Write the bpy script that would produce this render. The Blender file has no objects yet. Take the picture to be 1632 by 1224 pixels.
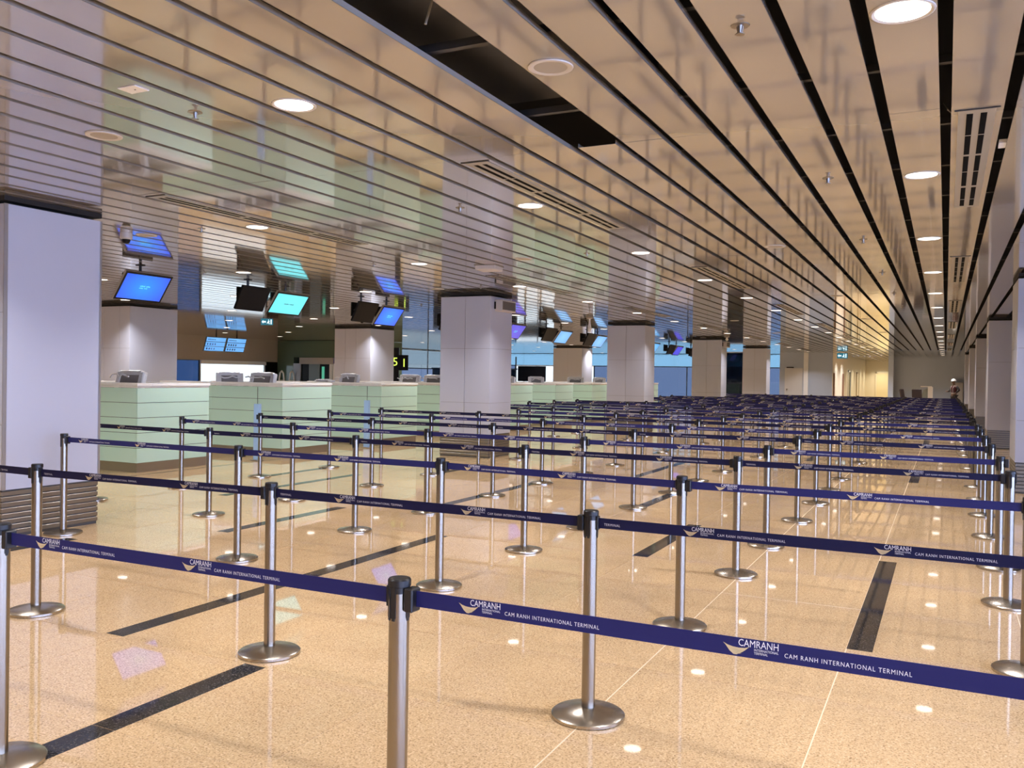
import bpy, bmesh, math, random
from mathutils import Vector, Matrix
random.seed(7)
S = bpy.context.scene
COL = S.collection
PI = math.pi

# ---------------------------------------------------------------- camera
EYE = 1.5924
F_PX = 1404.6
yaw, pitch, roll = math.radians(26.2), math.radians(-0.531), math.radians(0.9005)
fwd = Vector((-math.sin(yaw)*math.cos(pitch), math.cos(yaw)*math.cos(pitch), math.sin(pitch)))
rt = Vector((math.cos(yaw), math.sin(yaw), 0)); up = rt.cross(fwd)
cr, sr = math.cos(roll), math.sin(roll)
rx = cr*rt + sr*up; ux = -sr*rt + cr*up
cam_d = bpy.data.cameras.new('camera')
cam_d.sensor_width = 36.0; cam_d.sensor_fit = 'HORIZONTAL'
cam_d.lens = 36.0*F_PX/1632.0
cam_d.clip_start = 0.05; cam_d.clip_end = 400
cam = bpy.data.objects.new('camera', cam_d); COL.objects.link(cam)
m = Matrix((rx, ux, -fwd)).transposed().to_4x4(); m.translation = Vector((0, 0, EYE))
cam.matrix_world = m
S.camera = cam

# ---------------------------------------------------------------- world, exposure
W = bpy.data.worlds.new('daylight'); S.world = W; W.use_nodes = True
bg = W.node_tree.nodes['Background']
bg.inputs[0].default_value = (0.48, 0.58, 1.0, 1); bg.inputs[1].default_value = 13.0
S.view_settings.view_transform = 'Standard'; S.view_settings.look = 'None'
S.view_settings.exposure = 0.0; S.view_settings.gamma = 1.0
try: S.view_settings.use_curve_mapping = False
except Exception: pass
S.cycles.use_denoising = True
S.cycles.use_adaptive_sampling = True; S.cycles.adaptive_threshold = 0.025
S.cycles.max_bounces = 6; S.cycles.diffuse_bounces = 3; S.cycles.glossy_bounces = 3
S.cycles.transparent_max_bounces = 12
S.cycles.sample_clamp_indirect = 6.0
S.cycles.caustics_reflective = False; S.cycles.caustics_refractive = False
LAMP_COL = (1.0, 0.96, 0.98)
LAMP_W = 37.0

# ---------------------------------------------------------------- materials
def mat(name, col, rough=0.5, metal=0.0, spec=0.5, coat=0.0, emit=None, estr=0.0, noise=None, bump=None):
    M = bpy.data.materials.new(name); M.use_nodes = True
    nt = M.node_tree; b = nt.nodes['Principled BSDF']
    b.inputs['Base Color'].default_value = (*col, 1)
    b.inputs['Roughness'].default_value = rough
    b.inputs['Metallic'].default_value = metal
    b.inputs['Specular IOR Level'].default_value = spec
    b.inputs['Coat Weight'].default_value = coat
    b.inputs['Coat Roughness'].default_value = 0.05
    if emit:
        b.inputs['Emission Color'].default_value = (*emit, 1); b.inputs['Emission Strength'].default_value = estr
    tc = nt.nodes.new('ShaderNodeTexCoord')
    if noise:                                     # (scale, amount)
        n = nt.nodes.new('ShaderNodeTexNoise'); n.inputs['Scale'].default_value = noise[0]
        nt.links.new(tc.outputs['Object'], n.inputs['Vector'])
        mr = nt.nodes.new('ShaderNodeMapRange'); mr.inputs['To Min'].default_value = 1-noise[1]; mr.inputs['To Max'].default_value = 1+noise[1]
        nt.links.new(n.outputs['Fac'], mr.inputs['Value'])
        mx = nt.nodes.new('ShaderNodeVectorMath'); mx.operation = 'SCALE'; mx.inputs[0].default_value = col
        nt.links.new(mr.outputs['Result'], mx.inputs['Scale'])
        nt.links.new(mx.outputs[0], b.inputs['Base Color'])
    if bump:                                      # (scale, strength, distance, stretch)
        n = nt.nodes.new('ShaderNodeTexNoise'); n.inputs['Scale'].default_value = bump[0]
        mp = nt.nodes.new('ShaderNodeMapping'); mp.inputs['Scale'].default_value = bump[3]
        nt.links.new(tc.outputs['Object'], mp.inputs['Vector']); nt.links.new(mp.outputs[0], n.inputs['Vector'])
        bp = nt.nodes.new('ShaderNodeBump'); bp.inputs['Strength'].default_value = bump[1]; bp.inputs['Distance'].default_value = bump[2]
        nt.links.new(n.outputs['Fac'], bp.inputs['Height']); nt.links.new(bp.outputs[0], b.inputs['Normal'])
    return M

def granite(name, base, dark, light, rough, spec=0.6):
    M = bpy.data.materials.new(name); M.use_nodes = True
    nt = M.node_tree; b = nt.nodes['Principled BSDF']; L = nt.links.new
    g = nt.nodes.new('ShaderNodeNewGeometry')
    v = nt.nodes.new('ShaderNodeTexVoronoi'); v.inputs['Scale'].default_value = 130
    n = nt.nodes.new('ShaderNodeTexNoise'); n.inputs['Scale'].default_value = 110; n.inputs['Detail'].default_value = 3
    n2 = nt.nodes.new('ShaderNodeTexNoise'); n2.inputs['Scale'].default_value = 1.3
    for q in (v, n, n2): L(g.outputs['Position'], q.inputs['Vector'])
    r = nt.nodes.new('ShaderNodeValToRGB')
    e = r.color_ramp.elements
    e[0].position = 0.30; e[0].color = (*dark, 1); e[1].position = 0.72; e[1].color = (*light, 1)
    x = e.new(0.43); x.color = (*base, 1); x = e.new(0.58); x.color = (*base, 1)
    mixf = nt.nodes.new('ShaderNodeMath'); mixf.operation = 'MULTIPLY_ADD'; mixf.inputs[1].default_value = 0.28
    sep = nt.nodes.new('ShaderNodeSeparateColor'); L(v.outputs['Color'], sep.inputs[0])
    L(sep.outputs[0], mixf.inputs[0])
    s2 = nt.nodes.new('ShaderNodeMath'); s2.operation = 'SUBTRACT'; s2.inputs[1].default_value = 0.14
    L(n.outputs['Fac'], s2.inputs[0]); L(s2.outputs[0], mixf.inputs[2]); L(mixf.outputs[0], r.inputs[0])
    oi = nt.nodes.new('ShaderNodeObjectInfo')
    mr = nt.nodes.new('ShaderNodeMapRange'); mr.inputs['To Min'].default_value = 0.97; mr.inputs['To Max'].default_value = 1.03
    L(oi.outputs['Random'], mr.inputs['Value'])
    mr2 = nt.nodes.new('ShaderNodeMapRange'); mr2.inputs['From Min'].default_value = .3; mr2.inputs['From Max'].default_value = .7
    mr2.inputs['To Min'].default_value = 0.93; mr2.inputs['To Max'].default_value = 1.05
    L(n2.outputs['Fac'], mr2.inputs['Value'])
    mm = nt.nodes.new('ShaderNodeMath'); mm.operation = 'MULTIPLY'; L(mr.outputs[0], mm.inputs[0]); L(mr2.outputs[0], mm.inputs[1])
    sc = nt.nodes.new('ShaderNodeVectorMath'); sc.operation = 'SCALE'
    L(r.outputs[0], sc.inputs[0]); L(mm.outputs[0], sc.inputs['Scale'])
    L(sc.outputs[0], b.inputs['Base Color'])
    b.inputs['Roughness'].default_value = rough; b.inputs['Specular IOR Level'].default_value = spec
    return M

def glass(name, tint, gloss=0.08):
    M = bpy.data.materials.new(name); M.use_nodes = True
    nt = M.node_tree; nt.nodes.clear(); L = nt.links.new
    o = nt.nodes.new('ShaderNodeOutputMaterial'); t = nt.nodes.new('ShaderNodeBsdfTransparent'); t.inputs[0].default_value = (*tint, 1)
    g = nt.nodes.new('ShaderNodeBsdfGlossy'); g.inputs['Roughness'].default_value = 0.03
    f = nt.nodes.new('ShaderNodeLayerWeight'); f.inputs[0].default_value = 0.5
    pw = nt.nodes.new('ShaderNodeMath'); pw.operation = 'POWER'; pw.inputs[1].default_value = 4.0; L(f.outputs['Facing'], pw.inputs[0])
    a = nt.nodes.new('ShaderNodeMath'); a.operation = 'MULTIPLY_ADD'; a.inputs[1].default_value = 0.5; a.inputs[2].default_value = gloss*.5
    mx = nt.nodes.new('ShaderNodeMixShader'); L(pw.outputs[0], a.inputs[0]); L(a.outputs[0], mx.inputs[0])
    L(t.outputs[0], mx.inputs[1]); L(g.outputs[0], mx.inputs[2]); L(mx.outputs[0], o.inputs[0])
    return M

GRAN = granite('beige_granite', (0.75, 0.51, 0.275), (0.42, 0.27, 0.13), (0.92, 0.70, 0.42), 0.03, 0.85)
BLACKG = granite('black_granite', (0.035, 0.033, 0.033), (0.015, 0.015, 0.016), (0.12, 0.11, 0.10), 0.05, 0.22)
GROUT = mat('grout', (0.85, 0.68, 0.45), 0.7)
SLAT = mat('white_lacquered_slat', (0.31, 0.28, 0.245), 0.08, coat=1.0, spec=0.8, bump=(1.0, 0.25, 0.02, (1.2, 0.9, 1)))
PLENUM = mat('dark_plenum', (0.012, 0.012, 0.014), 0.8)
CARRIER = mat('black_carrier', (0.03, 0.03, 0.032), 0.5)
STEEL = mat('brushed_steel', (0.34, 0.30, 0.245), 0.25, metal=1.0)
PLATE = mat('satin_steel_plate', (0.52, 0.47, 0.40), 0.26, metal=1.0)
BLKP = mat('black_plastic', (0.012, 0.012, 0.014), 0.35)
NAVY = mat('navy_webbing', (0.014, 0.015, 0.105), 0.65, spec=0.3, bump=(900, 0.3, 0.001, (0, 0, 1)))
NAVY2 = mat('navy_webbing_darker', (0.008, 0.009, 0.055), 0.65, spec=0.3, bump=(900, 0.3, 0.001, (0, 0, 1)))  # darker tone used on every other belt row
PRINT = mat('white_print', (0.80, 0.80, 0.86), 0.6)
GOLD = mat('gold_print', (0.62, 0.50, 0.30), 0.5)
GOLD2 = mat('dark_gold_print', (0.30, 0.24, 0.15), 0.5)
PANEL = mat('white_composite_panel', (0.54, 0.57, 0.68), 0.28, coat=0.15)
PCORE = mat('joint_shadow_core', (0.10, 0.10, 0.10), 0.6)
BASESL = mat('brushed_metal_slat', (0.30, 0.265, 0.215), 0.36, metal=0.8)
GREENP = mat('pale_green_glass_panel', (0.56, 0.80, 0.68), 0.12, coat=0.3)
TOPW = mat('white_counter_top', (0.93, 0.91, 0.89), 0.3)
PLINTH = mat('steel_plinth', (0.42, 0.38, 0.33), 0.32, metal=0.9)
BEZEL = mat('black_bezel', (0.006, 0.006, 0.008), 0.3, spec=0.15)
CASE = mat('monitor_case', (0.007, 0.007, 0.008), 0.6, spec=0.15)
SILVER = mat('silver_edge', (0.45, 0.43, 0.42), 0.35, metal=0.6)
WRAP = mat('white_plastic_wrap', (0.80, 0.80, 0.82), 0.30, bump=(9, 0.9, 0.03, (1, 1, 1)))
GREY = mat('grey_screen_back', (0.22, 0.21, 0.22), 0.35, bump=(14, 0.5, 0.01, (1, 1, 1)))
WALLW = mat('white_wall', (0.38, 0.45, 0.58), 0.6, noise=(0.7, 0.02))
WALLT = mat('taupe_wall', (0.36, 0.33, 0.30), 0.5, noise=(0.5, 0.03))
WALLB = mat('blue_grey_wall', (0.30, 0.42, 0.58), 0.5)
CREAM = mat('cream_wall', (0.84, 0.78, 0.64), 0.5)
DOORM = mat('cream_door', (0.88, 0.80, 0.56), 0.4)
BROWN = mat('brown_timber', (0.20, 0.10, 0.06), 0.5)
DIFF = mat('lamp_diffuser', (0.9, 0.9, 0.9), 0.5, emit=(1.0, 0.93, 0.87), estr=5.0)
RING = mat('white_trim_ring', (0.60, 0.56, 0.52), 0.35)
GRILLE = mat('beige_grille', (0.40, 0.36, 0.30), 0.6)
VENTM = mat('grey_vent_frame', (0.36, 0.33, 0.28), 0.25)
DARK = mat('dark_void', (0.006, 0.006, 0.006), 0.9, spec=0.05)
CHROME = mat('chrome', (0.34, 0.31, 0.28), 0.32, metal=1.0)
DKFRAME = mat('dark_blue_frame', (0.05, 0.09, 0.16), 0.4)
LTFRAME = mat('white_frame', (0.75, 0.78, 0.82), 0.4)
GREENG = mat('green_glass_cladding', (0.10, 0.15, 0.11), 0.12, coat=0.5)
GL_CLEAR = glass('clear_glass', (0.93, 0.97, 0.98))
GL_SOFT = glass('sun_control_glass', (0.42, 0.41, 0.33))
GL_PALE = glass('backlit_wall_glass', (0.20, 0.215, 0.185))  # tint gives the added backlit glazing its bluish wall tone
GL_BLUE = glass('blue_tinted_glass', (0.205, 0.27, 0.257))
GL_DEEP = glass('deep_blue_glass', (0.075, 0.105, 0.135), 0.10)
GL_GREY = glass('grey_blue_glass', (0.145, 0.165, 0.175), 0.08)
def screen(name, c0, c1, strength):
    M = bpy.data.materials.new(name); M.use_nodes = True; nt = M.node_tree; L = nt.links.new
    b = nt.nodes['Principled BSDF']; b.inputs['Base Color'].default_value = (0, 0, 0, 1); b.inputs['Roughness'].default_value = 0.15
    tc = nt.nodes.new('ShaderNodeTexCoord'); gr = nt.nodes.new('ShaderNodeTexGradient'); gr.gradient_type = 'SPHERICAL'
    mp = nt.nodes.new('ShaderNodeMapping'); mp.inputs['Scale'].default_value = (2, 2, 2.6)
    r = nt.nodes.new('ShaderNodeValToRGB'); r.color_ramp.elements[0].color = (*c0, 1); r.color_ramp.elements[1].color = (*c1, 1)
    L(tc.outputs['Object'], mp.inputs[0]); L(mp.outputs[0], gr.inputs[0]); L(gr.outputs[0], r.inputs[0])
    L(r.outputs[0], b.inputs['Emission Color']); b.inputs['Emission Strength'].default_value = strength
    return M
SCR_BLUE = screen('blue_screen', (0.03, 0.10, 1.0), (0.02, 0.30, 1.0), 1.15)
SCR_CYAN = screen('cyan_screen', (0.16, 0.85, 0.95), (0.18, 0.92, 1.0), 1.1)
SCR_VIOL = screen('violet_screen', (0.10, 0.09, 0.75), (0.13, 0.12, 0.85), 1.0)
SCR_SKY = screen('pale_blue_screen', (0.13, 0.42, 0.90), (0.22, 0.58, 1.0), 1.1)
TXT_LT = mat('screen_text', (0, 0, 0), 0.5, emit=(0.15, 0.85, 1.0), estr=1.1)
TXT_DK = mat('screen_dark_text', (0.02, 0.12, 0.16), 0.5)
YEL = mat('yellow_lit_figure', (0, 0, 0), 0.5, emit=(0.75, 0.95, 0.12), estr=1.3)
EXITG = mat('exit_teal', (0, 0, 0), 0.4, emit=(0.02, 0.16, 0.22), estr=1.0)
EXITW = mat('exit_white', (0, 0, 0), 0.4, emit=(0.75, 0.95, 1.0), estr=1.4)

# ---------------------------------------------------------------- mesh helpers
class MB:
    def __init__(s): s.bm = bmesh.new()
    def box(s, x0, y0, z0, x1, y1, z1, M=None):
        vs = [s.bm.verts.new(Vector(p) if M is None else M @ Vector(p)) for p in
              ((x0,y0,z0),(x1,y0,z0),(x1,y1,z0),(x0,y1,z0),(x0,y0,z1),(x1,y0,z1),(x1,y1,z1),(x0,y1,z1))]
        for f in ((0,3,2,1),(4,5,6,7),(0,1,5,4),(1,2,6,5),(2,3,7,6),(3,0,4,7)): s.bm.faces.new([vs[i] for i in f])
        return s
    def lathe(s, prof, n=24, cx=0, cy=0, axis='z'):
        rings = []
        for r, z in prof:
            if r < 1e-6: rings.append([s.bm.verts.new((cx, cy, z))])
            else: rings.append([s.bm.verts.new((cx+r*math.cos(2*PI*i/n), cy+r*math.sin(2*PI*i/n), z)) for i in range(n)])
        for a, b in zip(rings, rings[1:]):
            for i in range(n):
                j = (i+1) % n
                if len(a) == 1 and len(b) == 1: continue
                if len(a) == 1: s.bm.faces.new((a[0], b[j], b[i]))
                elif len(b) == 1: s.bm.faces.new((a[i], a[j], b[0]))
                else: s.bm.faces.new((a[i], a[j], b[j], b[i]))
        return s
    def poly(s, pts, depth=0.0, d=(0,1,0)):
        v = [s.bm.verts.new(p) for p in pts]; f = s.bm.faces.new(v)
        if depth:
            r = bmesh.ops.extrude_face_region(s.bm, geom=[f])
            bmesh.ops.translate(s.bm, verts=[g for g in r['geom'] if isinstance(g, bmesh.types.BMVert)], vec=Vector(d)*depth)
        return s
    def tube(s, p, q, r, n=8, r2=None):
        p, q = Vector(p), Vector(q); a = (q-p).normalized()
        b = a.orthogonal().normalized(); c = a.cross(b); r2 = r if r2 is None else r2
        A = [s.bm.verts.new(p+r*(math.cos(2*PI*i/n)*b+math.sin(2*PI*i/n)*c)) for i in range(n)]
        B = [s.bm.verts.new(q+r2*(math.cos(2*PI*i/n)*b+math.sin(2*PI*i/n)*c)) for i in range(n)]
        for i in range(n): s.bm.faces.new((A[i], A[(i+1)%n], B[(i+1)%n], B[i]))
        s.bm.faces.new(A[::-1]); s.bm.faces.new(B); return s
    def mesh(s, name, m, smooth=False, bevel=0):
        if bevel: bmesh.ops.bevel(s.bm, geom=list(s.bm.edges), offset=bevel, segments=1, affect='EDGES')
        bmesh.ops.recalc_face_normals(s.bm, faces=s.bm.faces)
        me = bpy.data.meshes.new(name); s.bm.to_mesh(me); s.bm.free()
        me.materials.append(m)
        if smooth:
            for f in me.polygons: f.use_smooth = True
            try: me.set_sharp_from_angle(angle=math.radians(38))
            except Exception: pass
        return me
def link(name, me, parent=None, loc=(0,0,0), rot=(0,0,0), scale=None):
    o = bpy.data.objects.new(name, me); COL.objects.link(o)
    o.location = loc; o.rotation_euler = rot
    if scale: o.scale = scale
    if parent: o.parent = parent
    return o
def tag(o, label=None, cat=None, group=None, kind=None):
    if label: o['label'] = label
    if cat: o['category'] = cat
    if group: o['group'] = group
    if kind: o['kind'] = kind
    return o
def thing(name, label, cat, loc=(0,0,0), rz=0, group=None):
    o = bpy.data.objects.new(name, None); COL.objects.link(o); o.empty_display_size = 0.1
    o.location = loc; o.rotation_euler = (0,0,rz)
    return tag(o, label, cat, group)
def struct(name, me, parent=None, **k):
    o = link(name, me, parent, **k)
    if parent is None: o['kind'] = 'structure'
    return o
def boxm(name, m, *a, bevel=0): return MB().box(*a).mesh(name, m, bevel=bevel)
def text_mesh(s, size, m, name='lettering', space=1.0, align='LEFT', depth=0.0):
    c = bpy.data.curves.new(name, 'FONT'); c.body = s; c.size = size; c.space_character = space; c.align_x = align
    c.resolution_u = 2; c.extrude = depth
    o = bpy.data.objects.new('tmp', c); COL.objects.link(o)
    dg = bpy.context.evaluated_depsgraph_get(); me = bpy.data.meshes.new_from_object(o.evaluated_get(dg))
    bpy.data.objects.remove(o); me.materials.clear(); me.materials.append(m); me.name = name
    return me
ORD = ['', 'first', 'second', 'third', 'fourth', 'fifth', 'sixth', 'seventh', 'eighth', 'ninth', 'tenth', 'eleventh', 'twelfth',
       'thirteenth', 'fourteenth', 'fifteenth', 'sixteenth', 'seventeenth', 'eighteenth', 'nineteenth', 'twentieth',
       'twenty-first', 'twenty-second', 'twenty-third', 'twenty-fourth', 'twenty-fifth', 'twenty-sixth', 'twenty-seventh']

CZ = 3.2                     # ceiling height
XL, XR = -30.6, 6.6          # hall side walls
YB, YE = -10.0, 61.0         # behind camera, far wall

# ================================================================= FLOOR
floor = struct('floor', boxm('floor', GROUT, XL-1, YB-.2, -0.12, XR+.3, 76.5, -0.0015))
TS = 0.97; X0 = -0.50; Y0 = 3.675
tile_me = MB().box(0, 0, -.011, TS-.004, TS-.004, 0).mesh('floor_tile', GRAN)
cells = []
for i in range(-32, 8):
    for j in range(-15, 76):
        x, y = X0+i*TS, Y0+j*TS
        if x < XL-1 or x > XR-.5 or y < YB or y > 75: continue
        d = Vector((x+.5, y+.5, 0))
        rel = d-Vector((0, 0, EYE)); z = rel.dot(fwd)
        vis = z > 0.3 and -950 < F_PX*rel.dot(rx)/z < 950 and -720 < F_PX*rel.dot(ux)/z < 720
        cells.append(((0 if vis else 1), rel.length, x, y))
cells.sort()
for c in cells[:296]:
    link('floor_tile', tile_me, floor, (c[2], c[3], 0))
b = MB()
for c in cells[296:]: b.box(c[2], c[3], -.011, c[2]+TS-.004, c[3]+TS-.004, 0)
tag(link('distant_floor_tiles', b.mesh('distant_floor_tiles', GRAN), floor), kind='stuff')
strips = [(-3.33, .77, 3.67), (-3.35, 10.45, 12.4), (-4.45, 3.69, 7.52), (-4.45, 13.4, 16.4), (-5.48, 9.3, 12.2), (-6.41, 6.57, 8.5),
          (-7.33, 3.7, 5.6), (-7.33, 12.0, 13.3), (-2.42, 7.55, 9.5), (-.43, 5.58, 8.46), (-.43, 15.3, 17.2), (-9.3, 4.6, 6.6), (-9.3, 10.2, 12.2)]
strips += [(-2.42, 18.2, 21), (-5.48, 18, 21), (-7.33, 20, 23), (-.43, 24, 27), (-3.35, 24, 27), (-8.3, 8.5, 11.4), (1.5, 4.6, 7.5)]
for x, y0, y1 in strips:
    y = y0
    while y < y1-.05:
        e = min(y+TS, y1)
        link('dark_inlay_strip', boxm('dark_inlay_strip', BLACKG, -.072, .002, 0, .072, e-y-.002, .0012), floor, (x, y, 0)); y = e
link('dark_joint_line', boxm('dark_joint_line', BLACKG, -10.96, 2, 0, -10.93, 40, .0012), floor)
# thin light grout fillets seen along the long joints
for i in (-1, 0, 1):
    link('grout_line', boxm('grout_line', GROUT, X0+i*TS-.0045, 0, 0, X0+i*TS+.0015, 40, .0011), floor)
link('grout_line', boxm('grout_line', GROUT, X0-TS, Y0+3*TS-.005, 0, X0, Y0+3*TS, .0011), floor)

# ================================================================= CEILING
ceil = struct('ceiling', boxm('ceiling', PLENUM, XL-1, YB, 3.62, XR+.4, 76.5, 3.75))
PITCH = 0.335; G0 = -0.03
breaks = [YB+.02, -5.8, -.04, 5.76, 11.56, 17.36, 23.16, 28.96, 34.76, 40.56, 46.36, 52.16, 57.0, 60.95]
slat_mesh = {}
cands = []
for k in range(-91, 20):
    xa = G0+k*PITCH+.03
    if xa > XR-.3: continue
    for a, c in zip(breaks, breaks[1:]):
        if k == -7 and c <= 5.77: continue
        mid = Vector((xa+.14, (a+c)/2, CZ)); rel = mid-Vector((0, 0, EYE))
        near = -.1 < a < 20 and rel.x > -1.15*(c+1.5)-2.5
        cands.append((0 if near else 1, rel.length, xa, a, c))
cands.sort()
def slat_shape(bm, xa, y0, y1, z):
    w = PITCH-.06
    bm.box(xa, y0, z, xa+w, y1, z+.0015)
    bm.box(xa, y0, z, xa+.0015, y1, z+.03); bm.box(xa+w-.0015, y0, z, xa+w, y1, z+.03)
for p, d, xa, a, c in cands[:290]:
    L_ = round(c-a-.004, 3)
    if L_ not in slat_mesh:
        q = MB(); slat_shape(q, 0, 0, L_, 0); slat_mesh[L_] = q.mesh('ceiling_slat', SLAT)
    link('ceiling_slat', slat_mesh[L_], ceil, (xa, a, CZ), (random.uniform(-1, 1)*.0004, random.uniform(-1, 1)*.002, 0))
q = MB()
for p, d, xa, a, c in cands[290:]: slat_shape(q, xa, a, c-.004, CZ)
for k in range(-17, -8):                       # corridor at the far end
    xa = G0+k*PITCH+.03; slat_shape(q, xa, 60.95, 76, CZ)
tag(link('distant_ceiling_slats', q.mesh('distant_ceiling_slats', SLAT), ceil), kind='stuff')
car = boxm('slat_carrier', CARRIER, XL, -.02, CZ+.05, XR, .02, CZ+.09)
for y in [1.2*i+.3 for i in range(-2, 14)]: link('slat_carrier', car, ceil, (0, y, 0))
link('service_duct', boxm('service_duct', CARRIER, -2.9, -3, CZ+.18, -1.6, 5.2, CZ+.4), ceil)
link('hanger_rod', MB().tube((-2.2, 3.5, CZ+.02), (-2.15, 3.6, CZ+.4), .006).mesh('hanger_rod', VENTM), ceil)
link('loose_wire', MB().tube((-.02, 5.9, CZ+.03), (.0, 6.3, CZ+.12), .004).tube((.0, 6.3, CZ+.12), (-.05, 6.7, CZ+.3), .004).mesh('loose_wire', GRILLE), ceil)
link('taped_bracket', boxm('taped_bracket', TOPW, .292, 6.75, CZ+.004, .36, 6.9, CZ+.03), ceil)

# ================================================================= WALLS
def wall(name, m, *a): return struct(name, boxm(name, m, *a))
wall('wall_back', WALLW, XL, YB-.2, 0, XR, YB, 3.6)                     # behind the camera
# right wall with a run of windows
def window_bay(name, axis, fixed, a0, a1, z0, z1, gm, fm, n=1, nz=1, t=.06):
    """framed, glazed opening; axis 'y' = runs along Y at x=fixed, 'x' = runs along X at y=fixed"""
    fr = MB()
    def bx(m_, u0, u1, w0, w1, tt=t):
        if axis == 'y': m_.box(fixed-tt/2, u0, w0, fixed+tt/2, u1, w1)
        else: m_.box(u0, fixed-tt/2, w0, u1, fixed+tt/2, w1)
    for i in range(n+1):
        u = a0+(a1-a0)*i/n; bx(fr, u-.03, u+.03, z0, z1)
    for i in range(nz+1):
        w = z0+(z1-z0)*i/nz; bx(fr, a0, a1, w-.03 if i else w, w+.03)
    o = struct(name, fr.mesh(name, fm))
    for i in range(n):
        for j in range(nz):
            p = MB(); bx(p, a0+(a1-a0)*i/n+.03, a0+(a1-a0)*(i+1)/n-.03, z0+(z1-z0)*j/nz+.03, z0+(z1-z0)*(j+1)/nz-.03, .012)
            link('pane', p.mesh('pane', gm), o)
    return o
wall('wall_right', WALLW, XR, YB, 2.9, XR+.2, 61, 3.6)
wall('wall_right_far', WALLW, XR, 9, 0, XR+.2, 61, 2.9)
wall('wall_right_sill', WALLW, XR, YB, 0, XR+.2, 9, .25)
window_bay('window_1', 'y', XR+.1, YB, 9, .25, 2.9, GL_CLEAR, LTFRAME, n=9)
# far end wall behind the person, its left return and the side of the lit corridor
wall('wall_end', WALLW, -3.2, 61, 0, XR, 61.2, 3.6)
wall('wall_end_return', WALLW, -3.25, 60.0, 0, -2.95, 76, 3.6)
wall('wall_corridor_left', CREAM, -6.0, 53.2, 0, -5.8, 76, 3.6)
wall('wall_corridor_end', CREAM, -6.0, 76, 0, -2.9, 76.2, 3.6)
wall('wall_far_room', WALLW, -8.7, 53.0, 0, -5.8, 53.2, 3.6)
wall('wall_far_room_side', WALLW, -8.7, 53.2, 0, -8.5, 60, 3.6)
# left side wall
wall('wall_left_bulkhead', WALLT, XL-.2, YB, 2.1, XL, 36, 3.6)
wall('wall_left', WALLT, XL-.2, YB, 0, XL, 27.9, 2.1)
window_bay('window_2', 'y', XL-.1, 27.9, 29.9, 0, 2.1, GL_DEEP, DKFRAME, n=1)
window_bay('window_3', 'y', XL-.1, 29.95, 34.2, .4, 2.1, GL_SOFT, LTFRAME, n=1)
wall('wall_left_sill', WALLT, XL-.2, 29.9, 0, XL, 34.2, .4)
link('window_head_beam', boxm('window_head_beam', LTFRAME, XL-.05, 29.9, 1.93, XL+.03, 34.2, 2.08))['kind'] = 'structure'
bpy.data.objects['window_head_beam'].name = 'trim_1'
wall('wall_left_dark_opening', DARK, XL-.2, 34.25, 0, XL, 36, 2.1)
wall('wall_left_rear_head', WALLB, XL-.2, 36, 3.18, XL, 57, 3.6)
window_bay('wall_left_rear_backlit_top', 'y', XL-.1, 36, 56.6, 1.98, 3.18, GL_PALE, LTFRAME, n=3, nz=1)  # glazing added to brighten a bluish wall that no lamp reaches
window_bay('wall_left_rear_backlit_low', 'y', XL-.1, 36, 56.6, 0, 1.98, GL_GREY, DKFRAME, n=6, nz=1)  # lower half of the added backlit glazing
# far glazed wall beyond the check-in hall
YF = 56.6
window_bay('window_4', 'x', YF, XL, -8.7, 2.35, 3.18, GL_BLUE, GL_BLUE, n=6, nz=1, t=.02)
window_bay('window_5', 'x', YF, XL, -27.6, 0, 2.35, GL_GREY, DKFRAME, n=1, nz=2)
window_bay('window_6', 'x', YF, -27.6, -24.2, 0, 2.35, GL_SOFT, LTFRAME, n=2, nz=1)
window_bay('window_7', 'x', YF, -24.2, -21.6, 0, 2.35, GL_SOFT, LTFRAME, n=2, nz=1)
window_bay('window_8', 'x', YF, -21.6, -8.7, 0, 2.35, GL_GREY, DKFRAME, n=4, nz=1)
wall('wall_far_left_head', WALLW, XL, YF, 3.18, -8.7, YF+.2, 3.6)

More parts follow.
